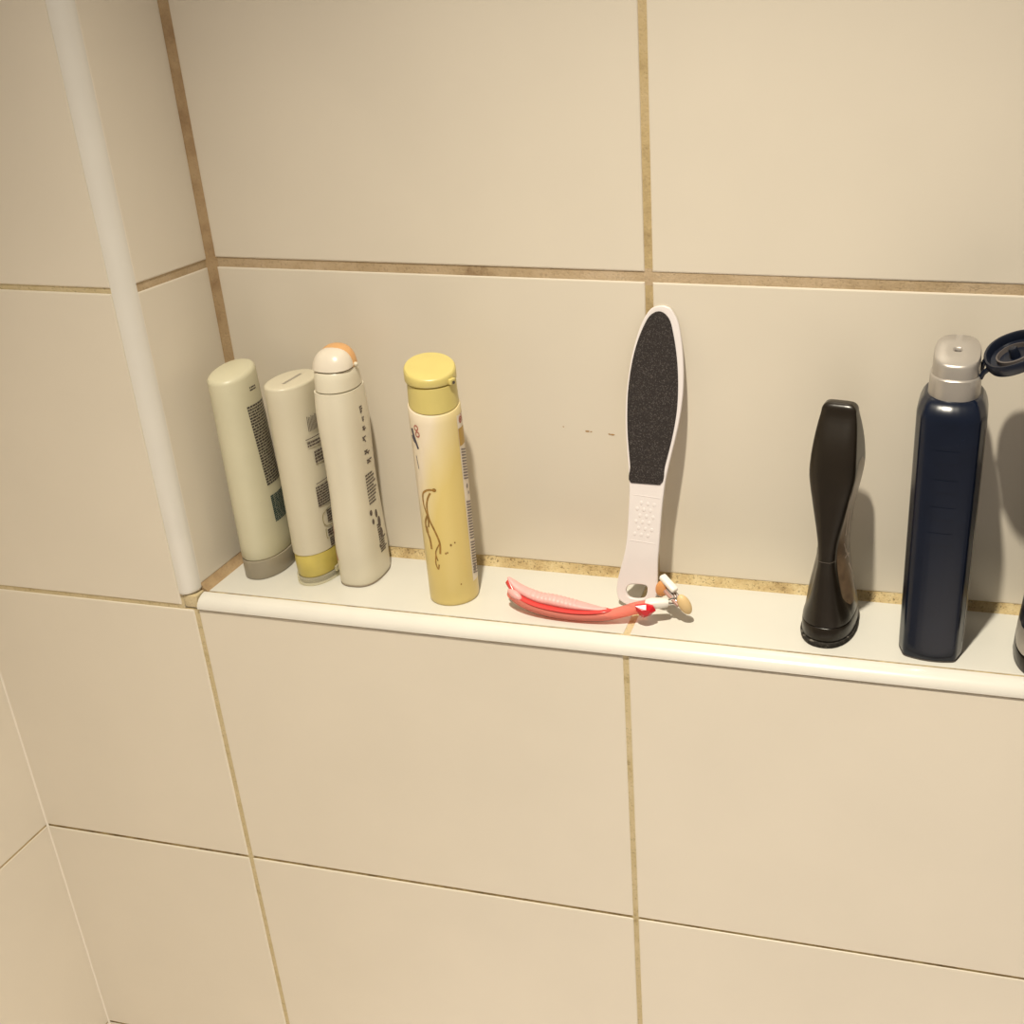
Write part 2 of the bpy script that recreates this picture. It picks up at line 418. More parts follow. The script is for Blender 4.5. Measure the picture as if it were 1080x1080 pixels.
# ------------------------------------------------------------------ 2 white bottle on a yellow cap
rg = random.Random(12)
t2 = thing('body_lotion_bottle', 'white bottle standing upside down on a yellow cap, second from the corner', 'bottle', (.0786, .0585, 0), 0)
WHITE1 = plain('warm_white_plastic', (.62, .57, .435), rough=.36, var=.02, scale=30)
def sec2(z):
    k = 1 - .02 * (z / .165)
    return superell(.0162 * k, .0262 * k, 2.15)
zs = frange(.0275, .160, 16)
R = [(.0262, superell(.0150, .0248, 2.15))] + [(z, sec2(z)) for z in zs]
a, b = .0162 * .98, .0262 * .98
for ang in (25, 50, 75, 88):
    r = .0018; t = math.radians(ang)
    R.append((.160 + r * math.sin(t), superell(a - r * (1 - math.cos(t)), b - r * (1 - math.cos(t)), 2.15)))
R.append((.1618, superell(a * .5, b * .5, 2.1))); R.append((.16185, superell(a * .08, b * .08, 2)))
B2 = Body(R)
bm = bmesh.new(); B2.mesh(bm, lambda x, y, z: (x - .0012 * z / .16, y, z + .0018 * max(0, (z - .12) / .042) + .0 * y * max(0, (z - .13) / .032))); link_mesh('body', bm, WHITE1, t2)
# opaque yellow liner inside a clear flip cap
bm = bmesh.new()
loft(bm, [[(x, y, z + .0012 * math.sin(math.atan2(y, x) * 3) * (i > 3)) for x, y in superell(.0158 - d, .0256 - d, 2.15)] for i, (z, d) in enumerate(((.0068, .003), (.0074, .0012), (.009, .0004), (.020, 0), (.0262, .0001), (.0276, .0002), (.0277, .004)))])
YEL = plain('yellow_cap_plastic', (.60, .49, .12), rough=.35, var=.08, scale=70)
link_mesh('cap_liner', bm, YEL, t2)
bm = bmesh.new()
loft(bm, [[(x, y, z) for x, y in superell(.0163 - d, .0263 - d, 2.15)] for z, d in ((0, .0014), (.0005, .0006), (.0016, .0001), (.0062, 0), (.0068, .0004), (.0069, .0015))])
CLEAR = see_through('clear_cap_plastic', (.86, .82, .66), clear=.70, rough=.12, tcol=(.97, .95, .84))
c2 = link_mesh('clear_cap', bm, CLEAR, t2)
bm = bmesh.new(); box(bm, (.0165, -.004, .0085), (.0022, .010, .0045), bev=.0007); link_mesh('cap_tab', bm, CLEAR, c2)
bm = bmesh.new()
small_print(bm, B2, -.013, .022, .129, .139, .0125, .0105, rg, .1)
for k in range(9): patch(bm, B2, -.0125 + k * .0014, -.0119 + k * .0014, .1265, .1385 - .0006 * (k % 3), .0002)
stroke(bm, B2, [(-.0165, .1210), (-.006, .1212), (.012, .1215)], .0007)
small_print(bm, B2, -.0155, .01, .1135, .1185, .0022, .0015, rg, .3)
small_print(bm, B2, -.0105, .012, .100, .110, .0026, .0019, rg, .3)
stroke(bm, B2, [(-.0135, .0840), (-.004, .0844), (.012, .085)], .0006)
small_print(bm, B2, -.0145, .014, .0635, .0815, .00215, .0014, rg, .12)
small_print(bm, B2, -.0075, .012, .0475, .0595, .0022, .0015, rg, .15)
small_print(bm, B2, -.0095, .012, .0375, .0435, .0022, .0015, rg, .2)
small_print(bm, B2, -.0085, .014, .0285, .0360, .0019, .0014, rg, .1)
link_mesh('label_print', bm, INK_DK, t2, smooth=False)
bm = bmesh.new()
stroke(bm, B2, [(.004, .0610), (-.005, .0605), (-.0115, .0575), (-.0125, .0525), (-.0105, .0475), (-.003, .0458), (.006, .0456)], .0006)
stroke(bm, B2, [(-.0105, .0445), (-.0112, .0440), (-.0112, .0375), (-.0100, .0366)], .0006)
link_mesh('label_outline', bm, plain('olive_print_ink', (.28, .23, .09), rough=.5), t2, smooth=False)
# code stamped into the flat end
bm = bmesh.new()
y = -.0125
while y < .012:
    w = rg.uniform(.0006, .0014)
    quad(bm, [(-.0014 - .0006 * rg.random(), y, .1638), (.0006 + .0008 * rg.random(), y, .1638), (.0006, y + w, .1638), (-.0012, y + w, .1638)]); y += w + .0004
link_mesh('stamped_code', bm, plain('stamped_grey_ink', (.40, .36, .30), rough=.6), t2, smooth=False)

# ------------------------------------------------------------------ 3 white bottle with the peach flip cap
rg = random.Random(13)
t3 = thing('body_wash_bottle', 'white waisted bottle with a peach-backed flip cap, upright beside the yellow-capped bottle', 'bottle', (.1150, .0604, 0), 0)
WHITE2 = plain('cream_white_plastic', (.69, .64, .51), rough=.33, var=.02, scale=30)
tab3 = [(0, .0162, .0228), (.030, .0163, .0228), (.075, .0148, .0212), (.105, .0150, .0210), (.135, .0158, .0216), (.150, .0156, .0208), (.1590, .0152, .0198)]
zs = frange(.003, .159, 24)
R = [(.0010, superell(.0150, .0216, 2.6)), (.0018, superell(.0158, .0224, 2.7))] + [(z, superell(*interp(tab3, z), 2.7)) for z in zs]
B3 = Body(R)
bm = bmesh.new(); B3.mesh(bm); link_mesh('body', bm, WHITE2, t3)
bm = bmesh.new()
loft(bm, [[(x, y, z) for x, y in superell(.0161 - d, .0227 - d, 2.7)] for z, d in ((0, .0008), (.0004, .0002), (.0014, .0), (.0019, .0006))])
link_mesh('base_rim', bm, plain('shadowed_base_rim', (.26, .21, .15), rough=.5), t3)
# cap collar
bm = bmesh.new()
loft(bm, [[(x, y, z + zs_ * y) for x, y in superell(a, b, 2.25)] for z, a, b, zs_ in ((.1597, .0146, .0192, 0), (.1602, .0151, .0196, 0), (.168, .0149, .0186, .0), (.1738, .0145, .0175, .06), (.1748, .0138, .0166, .06))])
c3 = link_mesh('cap_collar', bm, WHITE2, t3)
# domed flip lid, cut by a slot from the collar, with the peach inside at its back
def dome(bm, a, b, h, z0, yo, n=9, tilt=.06):
    rings = [[(x, y + yo, z0 - .0002 + tilt * y) for x, y in superell(a * .93, b * .93, 2.2)], [(x, y + yo, z0 + .0004 + tilt * y) for x, y in superell(a, b, 2.2)]]
    for k in range(1, n + 1):
        t = k / n * PI / 2 * .97; c = math.cos(t) ** .8
        rings.append([(x * c, y * c + yo + .0015 * math.sin(t), z0 + h * math.sin(t) + tilt * y * c) for x, y in superell(a, b, 2.1)])
    loft(bm, rings)
bm = bmesh.new(); dome(bm, .0149, .0130, .0140, .1756, -.0040)
l3 = link_mesh('flip_lid', bm, plain('lid_white_plastic', (.74, .67, .56), rough=.3, var=.02), t3)
bm = bmesh.new(); dome(bm, .0146, .0125, .0158, .1752, .0024)
link_mesh('lid_back', bm, plain('peach_plastic', (.68, .38, .16), rough=.4, var=.05), l3)
bm = bmesh.new(); ellipsoid(bm, (.0152, .002, .1768), (.0018, .0018, .0016)); link_mesh('hinge_knob', bm, WHITE2, l3)
bm = bmesh.new()
for (s, z, w, h) in ((-.0025, .142, .0014, .006), (-.001, .134, .0014, .004), (-.002, .1265, .003, .004), (-.0035, .118, .004, .0050), (-.003, .107, .006, .0042), (-.001, .099, .006, .0036)):
    stroke(bm, B3, [(s, z + h / 2), (s + w * .6, z), (s + w, z - h / 2)], .0010)
    small_print(bm, B3, s, s + w + .003, z - h / 2, z + h / 2, .0019, .0012, rg, .6)
small_print(bm, B3, -.0060, .0090, .0630, .0900, .0026, .0015, rg, .35)
for (s, z, rs, rz) in ((-.006, .0585, .0018, .0024), (-.0050, .0505, .0016, .0024), (.001, .055, .0018, .0035), (.0035, .047, .0022, .0045), (.004, .037, .0022, .0045), (-.001, .0275, .0012, .0017)): blob(bm, B3, s, z, rs, rz)
small_print(bm, B3, -.001, .010, .020, .046, .0021, .0014, rg, .5)
link_mesh('label_print', bm, INK_DK, t3, smooth=False)
# reddish flower print on the left face
bm = bmesh.new(); half = .0465
stroke(bm, B3, [(-half - .004, .060), (-half + .002, .049), (-half - .002, .034), (-half + .003, .022)], .0022)
link_mesh('flower_print', bm, plain('rose_print_ink', (.55, .27, .17), rough=.5), t3, smooth=False)

# ------------------------------------------------------------------ 4 golden shampoo with the pale yellow cap
rg = random.Random(14)
t4 = thing('shampoo_bottle', 'golden round shampoo bottle with pale yellow flip cap, standing left of the razor', 'bottle', (.1988, .0428, 0), 0)
m, nt, p = new_mat('golden_printed_plastic')
p.inputs['Roughness'].default_value = .3
tc = nt.nodes.new('ShaderNodeTexCoord'); sx = nt.nodes.new('ShaderNodeSeparateXYZ'); nt.links.new(tc.outputs['Object'], sx.inputs['Vector'])
nz = nt.nodes.new('ShaderNodeTexNoise'); nz.inputs['Scale'].default_value = 40
mp = nt.nodes.new('ShaderNodeMapping'); mp.inputs['Scale'].default_value = (1.6, 1.6, .35)
nt.links.new(tc.outputs['Object'], mp.inputs['Vector']); nt.links.new(mp.outputs['Vector'], nz.inputs['Vector'])
def mathn(op, a, b=None, c=None):
    n = nt.nodes.new('ShaderNodeMath'); n.operation = op
    for i, v in enumerate((a, b, c)):
        if v is None: continue
        if isinstance(v, (int, float)): n.inputs[i].default_value = v
        else: nt.links.new(v, n.inputs[i])
    return n.outputs[0]
# print fades from white (top, and round to the left) into gold (below, and towards the right)
v = mathn('MULTIPLY_ADD', sx.outputs['Z'], -14.0, 1.93)
v = mathn('ADD', v, mathn('MULTIPLY', sx.outputs['X'], 42.0))
v = mathn('ADD', v, mathn('MULTIPLY_ADD', nz.outputs['Fac'], .5, -.25))
rp = nt.nodes.new('ShaderNodeValToRGB')
els = rp.color_ramp.elements; els[0].position = .05; els[0].color = (.78, .68, .52, 1); els[1].position = .95; els[1].color = (.69, .545, .20, 1)
e = els.new(.45); e.color = (.73, .61, .33, 1)
nt.links.new(v, rp.inputs['Fac']); nt.links.new(rp.outputs['Color'], p.inputs['Base Color'])
GOLD = m
R4 = .0187
R = [(0, superell(R4 - .0016, R4 - .0016)), (.0005, superell(R4 - .0006, R4 - .0006)), (.0016, superell(R4 - .0001, R4 - .0001))] + \
    [(z, superell(R4, R4)) for z in frange(.004, .150, 8)] + [(.1565, superell(R4 - .0001, R4 - .0001)), (.1576, superell(R4 - .0006, R4 - .0006)), (.1579, superell(R4 - .0020, R4 - .0020))]
B4 = Body(R)
SHL = (-.10, .20)                 # the shoulder slopes down towards the front
def shl(x, y, z, k=1.0): return (x, y, z + k * (SHL[0] * x + SHL[1] * y))
bm = bmesh.new(); B4.mesh(bm, lambda x, y, z: shl(x, y, z, max(0, (z - .12) / .036))); link_mesh('body', bm, GOLD, t4)
PALEY = plain('pale_yellow_plastic', (.62, .52, .18), rough=.34, var=.03)
bm = bmesh.new(); rr = .0177
loft(bm, [[shl(x, y, z, k) for x, y in superell(r, r)] for z, r, k in ((.1579, rr - .001, 1), (.1584, rr, 1), (.165, rr - .0002, .8), (.1742, rr - .0005, .35), (.1748, rr - .0012, .35))])
cc = link_mesh('cap_collar', bm, PALEY, t4)
bm = bmesh.new(); rr = .0182
loft(bm, [[shl(x - .0004, y, z, k) for x, y in superell(r, r)] for z, r, k in ((.1753, rr - .0014, .35), (.1757, rr - .0003, .35), (.1765, rr, .35), (.1830, rr, 1.1), (.1842, rr - .0003, 1.2), (.1850, rr - .0010, 1.25), (.1853, rr - .0025, 1.25), (.1853, rr * .4, 1.25), (.1853, .0005, 1.25))])
ld = link_mesh('flip_lid', bm, PALEY, t4, angle=30)
bm = bmesh.new(); box(bm, (.0170, -.0045, .1762), (.0040, .0060, .0042), rot=Matrix.Rotation(-.25, 3, 'Z'), bev=.0008); link_mesh('thumb_tab', bm, PALEY, ld)
bm = bmesh.new(); box(bm, (.0191, -.0050, .1755), (.0004, .0024, .0020), rot=Matrix.Rotation(-.25, 3, 'Z')); link_mesh('tab_slot', bm, INK, ld, smooth=False)
# white strip with the small print, on the right
bm = bmesh.new(); patch(bm, B4, -.0042, .016, .016, .150, .0001, 12, 6)
st = link_mesh('label_strip', bm, plain('label_white', (.76, .68, .56), rough=.4), t4)
bm = bmesh.new()
def rot_print(s0, s1, z0, z1, body=B4):
    s = s0
    z = z1
    while z > z0:
        h = .0014
        stroke(bm, body, [(s0, z), ((s0 + s1) / 2, z - (s1 - s0) * .18), (s1, z - (s1 - s0) * .36)], .0011, .0003); z -= .0023
for z0, z1 in ((.100, .124), (.050, .082), (.030, .0485), (.0225, .0275)): rot_print(-.003, .0055, z0, z1)
blob(bm, B4, .0005, .0935, .0014, .0020, .0003); blob(bm, B4, .002, .0875, .0010, .0014, .0003); blob(bm, B4, .0002, .0255, .0022, .0030, .0003)
link_mesh('label_print', bm, INK_GREY, t4, smooth=False)
bm = bmesh.new(); patch(bm, B4, -.0040, .0055, .1265, .1400, .0003, 4, 2); link_mesh('gold_square', bm, plain('ochre_print', (.46, .28, .05), rough=.4), t4)
bm = bmesh.new(); blob(bm, B4, .0000, .1460, .0022, .0027, .0003, hole=.6); blob(bm, B4, .0000, .1460, .0008, .0011, .0003)
stroke(bm, B4, [(.0012, .150), (.0026, .1475), (.0034, .1440)], .0007, .0003)
link_mesh('red_seal', bm, plain('red_print', (.42, .10, .07), rough=.4), t4, smooth=False)
# brand lettering seen edge-on at the far left, with its small red mark
sL = -.0405
bm = bmesh.new()
stroke(bm, B4, [(sL - .0022, .1425), (sL - .0004, .1375), (sL + .0016, .1325), (sL + .0034, .1280)], (.0030, .0018))
stroke(bm, B4, [(sL - .0030, .1370), (sL - .0006, .1335), (sL + .0006, .1325)], .0016)
stroke(bm, B4, [(sL + .0000, .1220), (sL + .0006, .1170), (sL + .0014, .1120)], .0007)
link_mesh('brand_lettering', bm, plain('navy_print', (.05, .045, .075), rough=.4), t4, smooth=False)
bm = bmesh.new(); blob(bm, B4, sL + .0034, .1440, .0022, .0024, hole=.55); blob(bm, B4, sL + .0042, .1392, .0022, .0024, hole=.55)
link_mesh('red_mark', bm, plain('brick_print', (.42, .14, .10), rough=.4), t4, smooth=False)
# brown honey-coloured drip drawing
bm = bmesh.new(); s0 = -.0187 * 1.95; DZ = -.004
for pts, w in (([(s0 + .0085, .1010), (s0 + .0035, .1005), (s0 - .0015, .0965), (s0 - .002, .088), (s0 + .001, .078), (s0 + .0005, .070)], .0013),
               ([(s0 + .0055, .0985), (s0 + .0025, .0930), (s0 + .001, .086), (s0 + .002, .077), (s0 + .006, .067), (s0 + .0085, .058), (s0 + .008, .049)], .0013),
               ([(s0 + .0008, .080), (s0 - .0025, .073), (s0 - .0015, .066), (s0 + .0005, .060), (s0 + .001, .052)], .0016),
               ([(s0 - .0022, .070), (s0 - .0012, .065)], .0026),
               ([(s0 + .0086, .058), (s0 + .0045, .050), (s0 + .0055, .043)], .0009),
               ([(s0 + .0045, .049), (s0 + .0035, .041), (s0 + .0050, .036), (s0 + .0062, .040)], .0010)):
    stroke(bm, B4, [(a_, b_ + DZ) for a_, b_ in pts], w * 1.15)
blob(bm, B4, s0 + .0088, .0970, .0016, .0015)
for (ds, z, r) in ((.0135, .046, .0006), (.0165, .052, .0008), (.0195, .0535, .0006), (.0122, .0455, .0007), (.021, .0180, .0006)): blob(bm, B4, s0 + ds, z, r, r * 1.3, n=8)
link_mesh('drip_drawing', bm, plain('amber_print', (.30, .165, .035), rough=.35, var=.3, scale=300), t4, smooth=False)

# ------------------------------------------------------------------ 5 foot file leaning on the back wall
base = Vector((.3426, .0494, .0012)); ax_a = Vector((.0741, .202, .9766)).normalized(); ax_s = Vector((.9973, -.015, -.0725)).normalized(); ax_n = ax_s.cross(ax_a)
t5 = thing('foot_file', 'white paddle-shaped foot file with a black abrasive pad, leaning against the back wall', 'foot file', tuple(base))
MF = Matrix((ax_s, ax_a, -ax_n)).transposed() if False else Matrix(((ax_s.x, ax_a.x, ax_n.x), (ax_s.y, ax_a.y, ax_n.y), (ax_s.z, ax_a.z, ax_n.z)))
t5.rotation_euler = MF.to_euler()
OUT = [(-.003, .2254), (-.0075, .2243), (-.0117, .2212), (-.0160, .2128), (-.0190, .2021), (-.0210, .1914), (-.0222, .1808), (-.0228, .1701), (-.0230, .1595), (-.0226, .1488), (-.0216, .1382), (-.0202, .1276), (-.0184, .117), (-.0165, .1063), (-.0147, .0956), (-.0137, .0847), (-.0133, .0758), (-.0129, .0669), (-.0125, .0558), (-.0128, .0445), (-.0139, .0352), (-.0155, .0257), (-.0166, .0164), (-.0160, .0084), (-.0130, .0028), (-.0050, .0002), (.0044, .0006), (.0118, .0052), (.0144, .0137), (.0139, .0216), (.0131, .0306), (.0124, .0395), (.0123, .0486), (.0120, .0597), (.0117, .0708), (.0116, .0797), (.0117, .0885), (.0121, .0995), (.0133, .1107), (.0148, .1217), (.0163, .1327), (.0175, .1436), (.0182, .1543), (.0183, .1649), (.0177, .1753), (.0165, .1856), (.0148, .1958), (.0125, .2058), (.0092, .2158), (.0040, .2233), (.0005, .2250)]
PAD = [(-.0053, .2210), (-.0100, .2182), (-.0134, .2125), (-.0169, .2023), (-.0193, .1916), (-.0207, .1809), (-.0214, .1702), (-.0215, .1596), (-.0209, .1490), (-.0199, .1384), (-.0185, .1278), (-.0166, .1172), (-.0147, .1066), (-.0131, .0950), (.0084, .0965), (.0106, .1103), (.0123, .1214), (.0138, .1324), (.0148, .1432), (.0152, .1539), (.0148, .1644), (.0138, .1748), (.0123, .1851), (.0102, .1952), (.0075, .2052), (.0040, .2151), (-.0005, .2200)]
HOLE = [(-.0095, .0119), (-.0075, .0161), (-.0018, .0178), (.0058, .0178), (.0070, .0135), (.0052, .0081), (-.0018, .0062), (-.0072, .0072)]
def sheet(name, loops, half, bevel, mat, parent, zoff=0, smooth_loops=True):
    cu = bpy.data.curves.new('outline', 'CURVE'); cu.dimensions = '2D'; cu.fill_mode = 'BOTH'; cu.extrude = half; cu.bevel_depth = bevel; cu.bevel_resolution = 3
    for lp in loops:
        n = len(lp)
        pts = []
        for i in range(n):
            p0, p1, p2, p3 = lp[i - 1], lp[i], lp[(i + 1) % n], lp[(i + 2) % n]
            for k in range(4):
                f = k / 4
                if not smooth_loops or math.dist(p1, p2) > .015: pts.append(tuple(b + (c - b) * f for b, c in zip(p1, p2))); continue
                pts.append(tuple(.5 * (2 * b + (c - a) * f + (2 * a - 5 * b + 4 * c - d) * f * f + (3 * b - a - 3 * c + d) * f ** 3) for a, b, c, d in zip(p0, p1, p2, p3)))
        sp = cu.splines.new('POLY'); sp.points.add(len(pts) - 1)
        for q, (x, y) in zip(sp.points, pts): q.co = (x, y, 0, 1)
        sp.use_cyclic_u = True
    tmp = bpy.data.objects.new('tmp', cu); COL.objects.link(tmp)
    dg = bpy.context.evaluated_depsgraph_get()
    me = bpy.data.meshes.new_from_object(tmp.evaluated_get(dg)); me.name = name
    bpy.data.objects.remove(tmp); bpy.data.curves.remove(cu)
    me.transform(Matrix.Translation((0, 0, zoff)))
    me.materials.clear(); me.materials.append(mat)
    me.polygons.foreach_set('use_smooth', [True] * len(me.polygons))
    me.set_sharp_from_angle(angle=math.radians(40))
    o = bpy.data.objects.new(name, me); COL.objects.link(o); o.parent = parent
    return o
def inset(lp, d):
    n = len(lp); out = []
    for i in range(n):
        (x0, y0), (x1, y1) = lp[i - 1], lp[(i + 1) % n]; dx, dy = x1 - x0, y1 - y0; L = math.hypot(dx, dy) or 1
        out.append((lp[i][0] - dy / L * d, lp[i][1] + dx / L * d))
    return out
FILEW = plain('lilac_white_plastic', (.76, .71, .70), rough=.35, var=.015)
sheet('handle', [inset(OUT, .0008), inset(HOLE, .0008)[::-1]], .0008, .0009, FILEW, t5)
m, nt, p = new_mat('black_grit')
p.inputs['Roughness'].default_value = .85
tc = nt.nodes.new('ShaderNodeTexCoord'); vo = nt.nodes.new('ShaderNodeTexVoronoi'); vo.inputs['Scale'].default_value = 1700
nt.links.new(tc.outputs['Object'], vo.inputs['Vector'])
rp = nt.nodes.new('ShaderNodeValToRGB'); rp.color_ramp.elements[0].color = (.020, .015, .014, 1); rp.color_ramp.elements[0].position = .70
rp.color_ramp.elements[1].color = (.085, .072, .068, 1); rp.color_ramp.elements[1].position = 1.0
sr = nt.nodes.new('ShaderNodeSeparateColor'); nt.links.new(vo.outputs['Color'], sr.inputs['Color']); nt.links.new(sr.outputs['Red'], rp.inputs['Fac'])
nt.links.new(rp.outputs['Color'], p.inputs['Base Color'])
bp_ = nt.nodes.new('ShaderNodeBump'); bp_.inputs['Strength'].default_value = .8; bp_.inputs['Distance'].default_value = .0006
nt.links.new(sr.outputs['Red'], bp_.inputs['Height']); nt.links.new(bp_.outputs['Normal'], p.inputs['Normal'])
sheet('abrasive_pad', [PAD], .0003, .0002, m, t5, zoff=.0019)
bm = bmesh.new()      # raised grip dots and two rules on the neck of the handle
for v_ in (.0862, .0512): box(bm, (-.0004, v_, .0017), (.0205, .0005, .0004), bev=.00012)
for j in range(6):
    for i in range(3): ellipsoid(bm, (-.0055 + i * .005 + (.0025 if j % 2 else 0) - .0012, .0565 + j * .0048, .0017), (.0013, .0017, .00028), seg=10, rings=6)
link_mesh('grip_dots', bm, FILEW, t5)

# ------------------------------------------------------------------ 6 pink razor
t6 = thing('pink_razor', 'pink razor with a red button, lying on the ledge below the foot file', 'razor', (.315, .030, 0))
O6 = Vector((.315, .030, 0))
CORAL = see_through('coral_clear_plastic', (.84, .30, .24), clear=.5, rough=.18, tcol=(.97, .50, .42))
PINK = plain('light_pink_rubber', (.80, .40, .38), rough=.45, var=.04, sub=.15)
REDC = plain('red_core_plastic', (.62, .055, .05), rough=.25, coat=.3)
REDG = plain('red_button_plastic', (.60, .006, .016), rough=.28)
NECKW = plain('white_neck_plastic', (.80, .76, .70), rough=.3)
def sweep(bm, st, n=40, seg=18, cap=True, e=2.2):
    """st rows: x, y, z of the spine, half width across, half height."""
    P = smooth_path(st, n); rings = []
    for i, q in enumerate(P):
        a, b = Vector(P[max(i - 1, 0)][:3]), Vector(P[min(i + 1, n - 1)][:3]); t = (b - a).normalized()
        side = t.cross(Vector((0, 0, 1))).normalized(); up = side.cross(t)
        rings.append([Vector(q[:3]) - O6 + side * x + up * y for x, y in superell(q[3], q[4], e, seg)])
    loft(bm, rings, cap, cap)
HS = [(.2475, .0342, .0130, .0015, .0018), (.2500, .0328, .0118, .0042, .0032), (.2590, .0290, .0094, .0056, .0036), (.2700, .0262, .0070, .0060, .0035), (.2840, .0245, .0052, .0060, .0034),
      (.2990, .0238, .0046, .0058, .0032), (.3130, .0236, .0050, .0052, .0032), (.3250, .0242, .0064, .0048, .0034), (.3360, .0262, .0090, .0048, .0038), (.3460, .0285, .0120, .0050, .0042), (.3540, .0297, .0138, .0052, .0042), (.3575, .0302, .0145, .0050, .0040)]
bm = bmesh.new(); sweep(bm, HS, 60, 22); link_mesh('handle', bm, CORAL, t6)
# red core line that shows as a crease along the handle
bm = bmesh.new(); sweep(bm, [(.2458, .0358, .0205, .0012, .0026), (.2495, .0342, .0178, .0030, .0024), (.2580, .0303, .0128, .0046, .0014), (.2700, .0270, .0104, .0057, .0010), (.2840, .0255, .0088, .0059, .0010), (.2990, .0247, .0082, .0057, .0011), (.3130, .0244, .0088, .0050, .0012), (.3240, .0246, .0102, .0038, .0011), (.3300, .0252, .0108, .0010, .0006)], 50, 18)
link_mesh('core_line', bm, REDC, t6)
# light pink ribbed grip on top
bm = bmesh.new()
G = smooth_path([(.2462, .0370, .0232, .0008, .0008), (.2500, .0358, .0202, .0028, .0018), (.2580, .0333, .0158, .0044, .0028), (.2720, .0300, .0128, .0052, .0034), (.2840, .0288, .0120, .0054, .0040), (.2960, .0276, .0112, .0052, .0036), (.3080, .0264, .0108, .0044, .0024), (.3200, .0254, .0108, .0026, .0012), (.3260, .0252, .0110, .0008, .0006)], 120)
rings = []
for i, q in enumerate(G):
    a, b = Vector(G[max(i - 1, 0)][:3]), Vector(G[min(i + 1, len(G) - 1)][:3]); tt = (b - a).normalized()
    side = tt.cross(Vector((0, 0, 1))).normalized(); up = side.cross(tt)
    rib = .00028 * math.sin(i * 2 * PI / 4) if 38 < i < 84 else 0
    rings.append([Vector(q[:3]) - O6 + side * x + up * (y + (rib if y > 0 else 0)) for x, y in superell(q[3] + abs(rib) * .3, q[4], 2.1, 20)])
loft(bm, rings); link_mesh('grip', bm, PINK, t6)
bm = bmesh.new()      # tail loop under the end of the grip
ellipsoid(bm, Vector((.2540, .0285, .0138)) - O6, (.0072, .0030, .0030), Matrix.Rotation(-.45, 3, 'Z') @ Matrix.Rotation(.28, 3, 'Y')); link_mesh('tail', bm, PINK, t6)
bm = bmesh.new()      # faceted red button
c = Vector((.3558, .0230, .0142)) - O6
rot = Matrix.Rotation(.30, 3, 'Z') @ Matrix.Rotation(.12, 3, 'Y')
bot = [c + rot @ Vector((x, .0030, z)) for x, z in ((-.0075, .0032), (0.0, .0046), (.0052, .0038), (.0074, .0005), (.0035, -.0036), (-.0010, -.0056), (-.0040, -.0036), (-.0062, -.0002))]
mid = [c + rot @ Vector((x, .0002, z)) for x, z in ((-.0078, .0034), (0.0, .0048), (.0054, .0040), (.0077, .0005), (.0036, -.0038), (-.0010, -.0059), (-.0042, -.0038), (-.0065, -.0002))]
top = [c + rot @ Vector((x * .48, -.0026, z * .48)) for x, z in ((-.0060, .0034), (0.0, .0048), (.0052, .0040), (.0072, .0005), (.0034, -.0036), (-.0010, -.0050), (-.0036, -.0036), (-.0055, -.0002))]
loft(bm, [bot, mid, top]); link_mesh('button', bm, REDG, t6, smooth=False)
bm = bmesh.new(); sweep(bm, [(.3545, .0300, .0158, .0040, .0026), (.3580, .0306, .0162, .0044, .0034), (.3630, .0320, .0163, .0044, .0034), (.3680, .0338, .0162, .0040, .0030), (.3700, .0345, .0160, .0034, .0026)], 24, 20, e=3)
nk = link_mesh('neck', bm, NECKW, t6)
# pivoting head: frame bar, blades and the soap pads on both sides
d = Vector((.0119, -.008, -.0068)); dl = d.normalized(); nh = Vector((.62, -.35, .70)).normalized(); nh = (nh - nh.dot(dl) * dl).normalized(); wh = nh.cross(dl)
RH = Matrix((dl, wh, nh)).transposed()
hc = Vector((.3740, .0385, .0195)) - O6
bm = bmesh.new(); box(bm, Vector((.3690, .0425, .0275)) - O6, (.0165, .0060, .0044), RH, bev=.0016); hf = link_mesh('head_frame', bm, plain('white_head_plastic', (.86, .82, .76), rough=.28), t6)
bm = bmesh.new(); box(bm, hc + Vector((0, 0, -.0005)), (.0165, .0085, .0026), RH, bev=.0008); link_mesh('cartridge', bm, plain('rose_cartridge_plastic', (.42, .24, .20), rough=.35), t6)
STEEL = plain('blade_steel', (.62, .60, .57), rough=.2, metal=1.0)
for k in range(3):
    bm = bmesh.new(); box(bm, hc + RH @ Vector((0, -.0022 + .0022 * k, .0013)), (.0150, .0011, .0005), RH @ Matrix.Rotation(.35, 3, 'X'), bev=.0001); link_mesh('blade', bm, STEEL, t6)
bm = bmesh.new(); ellipsoid(bm, Vector((.3640, .0440, .0222)) - O6, (.0052, .0028, .0072), Matrix.Rotation(.35, 3, 'Y')); link_mesh('soap_pad', bm, plain('orange_soap', (.70, .33, .12), rough=.4), t6)
bm = bmesh.new(); ellipsoid(bm, Vector((.3826, .0335, .0165)) - O6, (.0046, .0040, .0084), Matrix.Rotation(-.48, 3, 'Y')); link_mesh('soap_pad', bm, plain('beige_soap', (.70, .50, .25), rough=.45), t6)
bm = bmesh.new()
for a_, b_ in ((Vector((.3690, .0345, .0172)), Vector((.3775, .0350, .0205))), (Vector((.3695, .0340, .0150)), Vector((.3785, .0345, .0150)))): tube(bm, [a_ - O6, (a_ + b_) / 2 - O6 + Vector((0, 0, .0008)), b_ - O6], .0009, 8)
link_mesh('pivot_arm', bm, STEEL, t6)

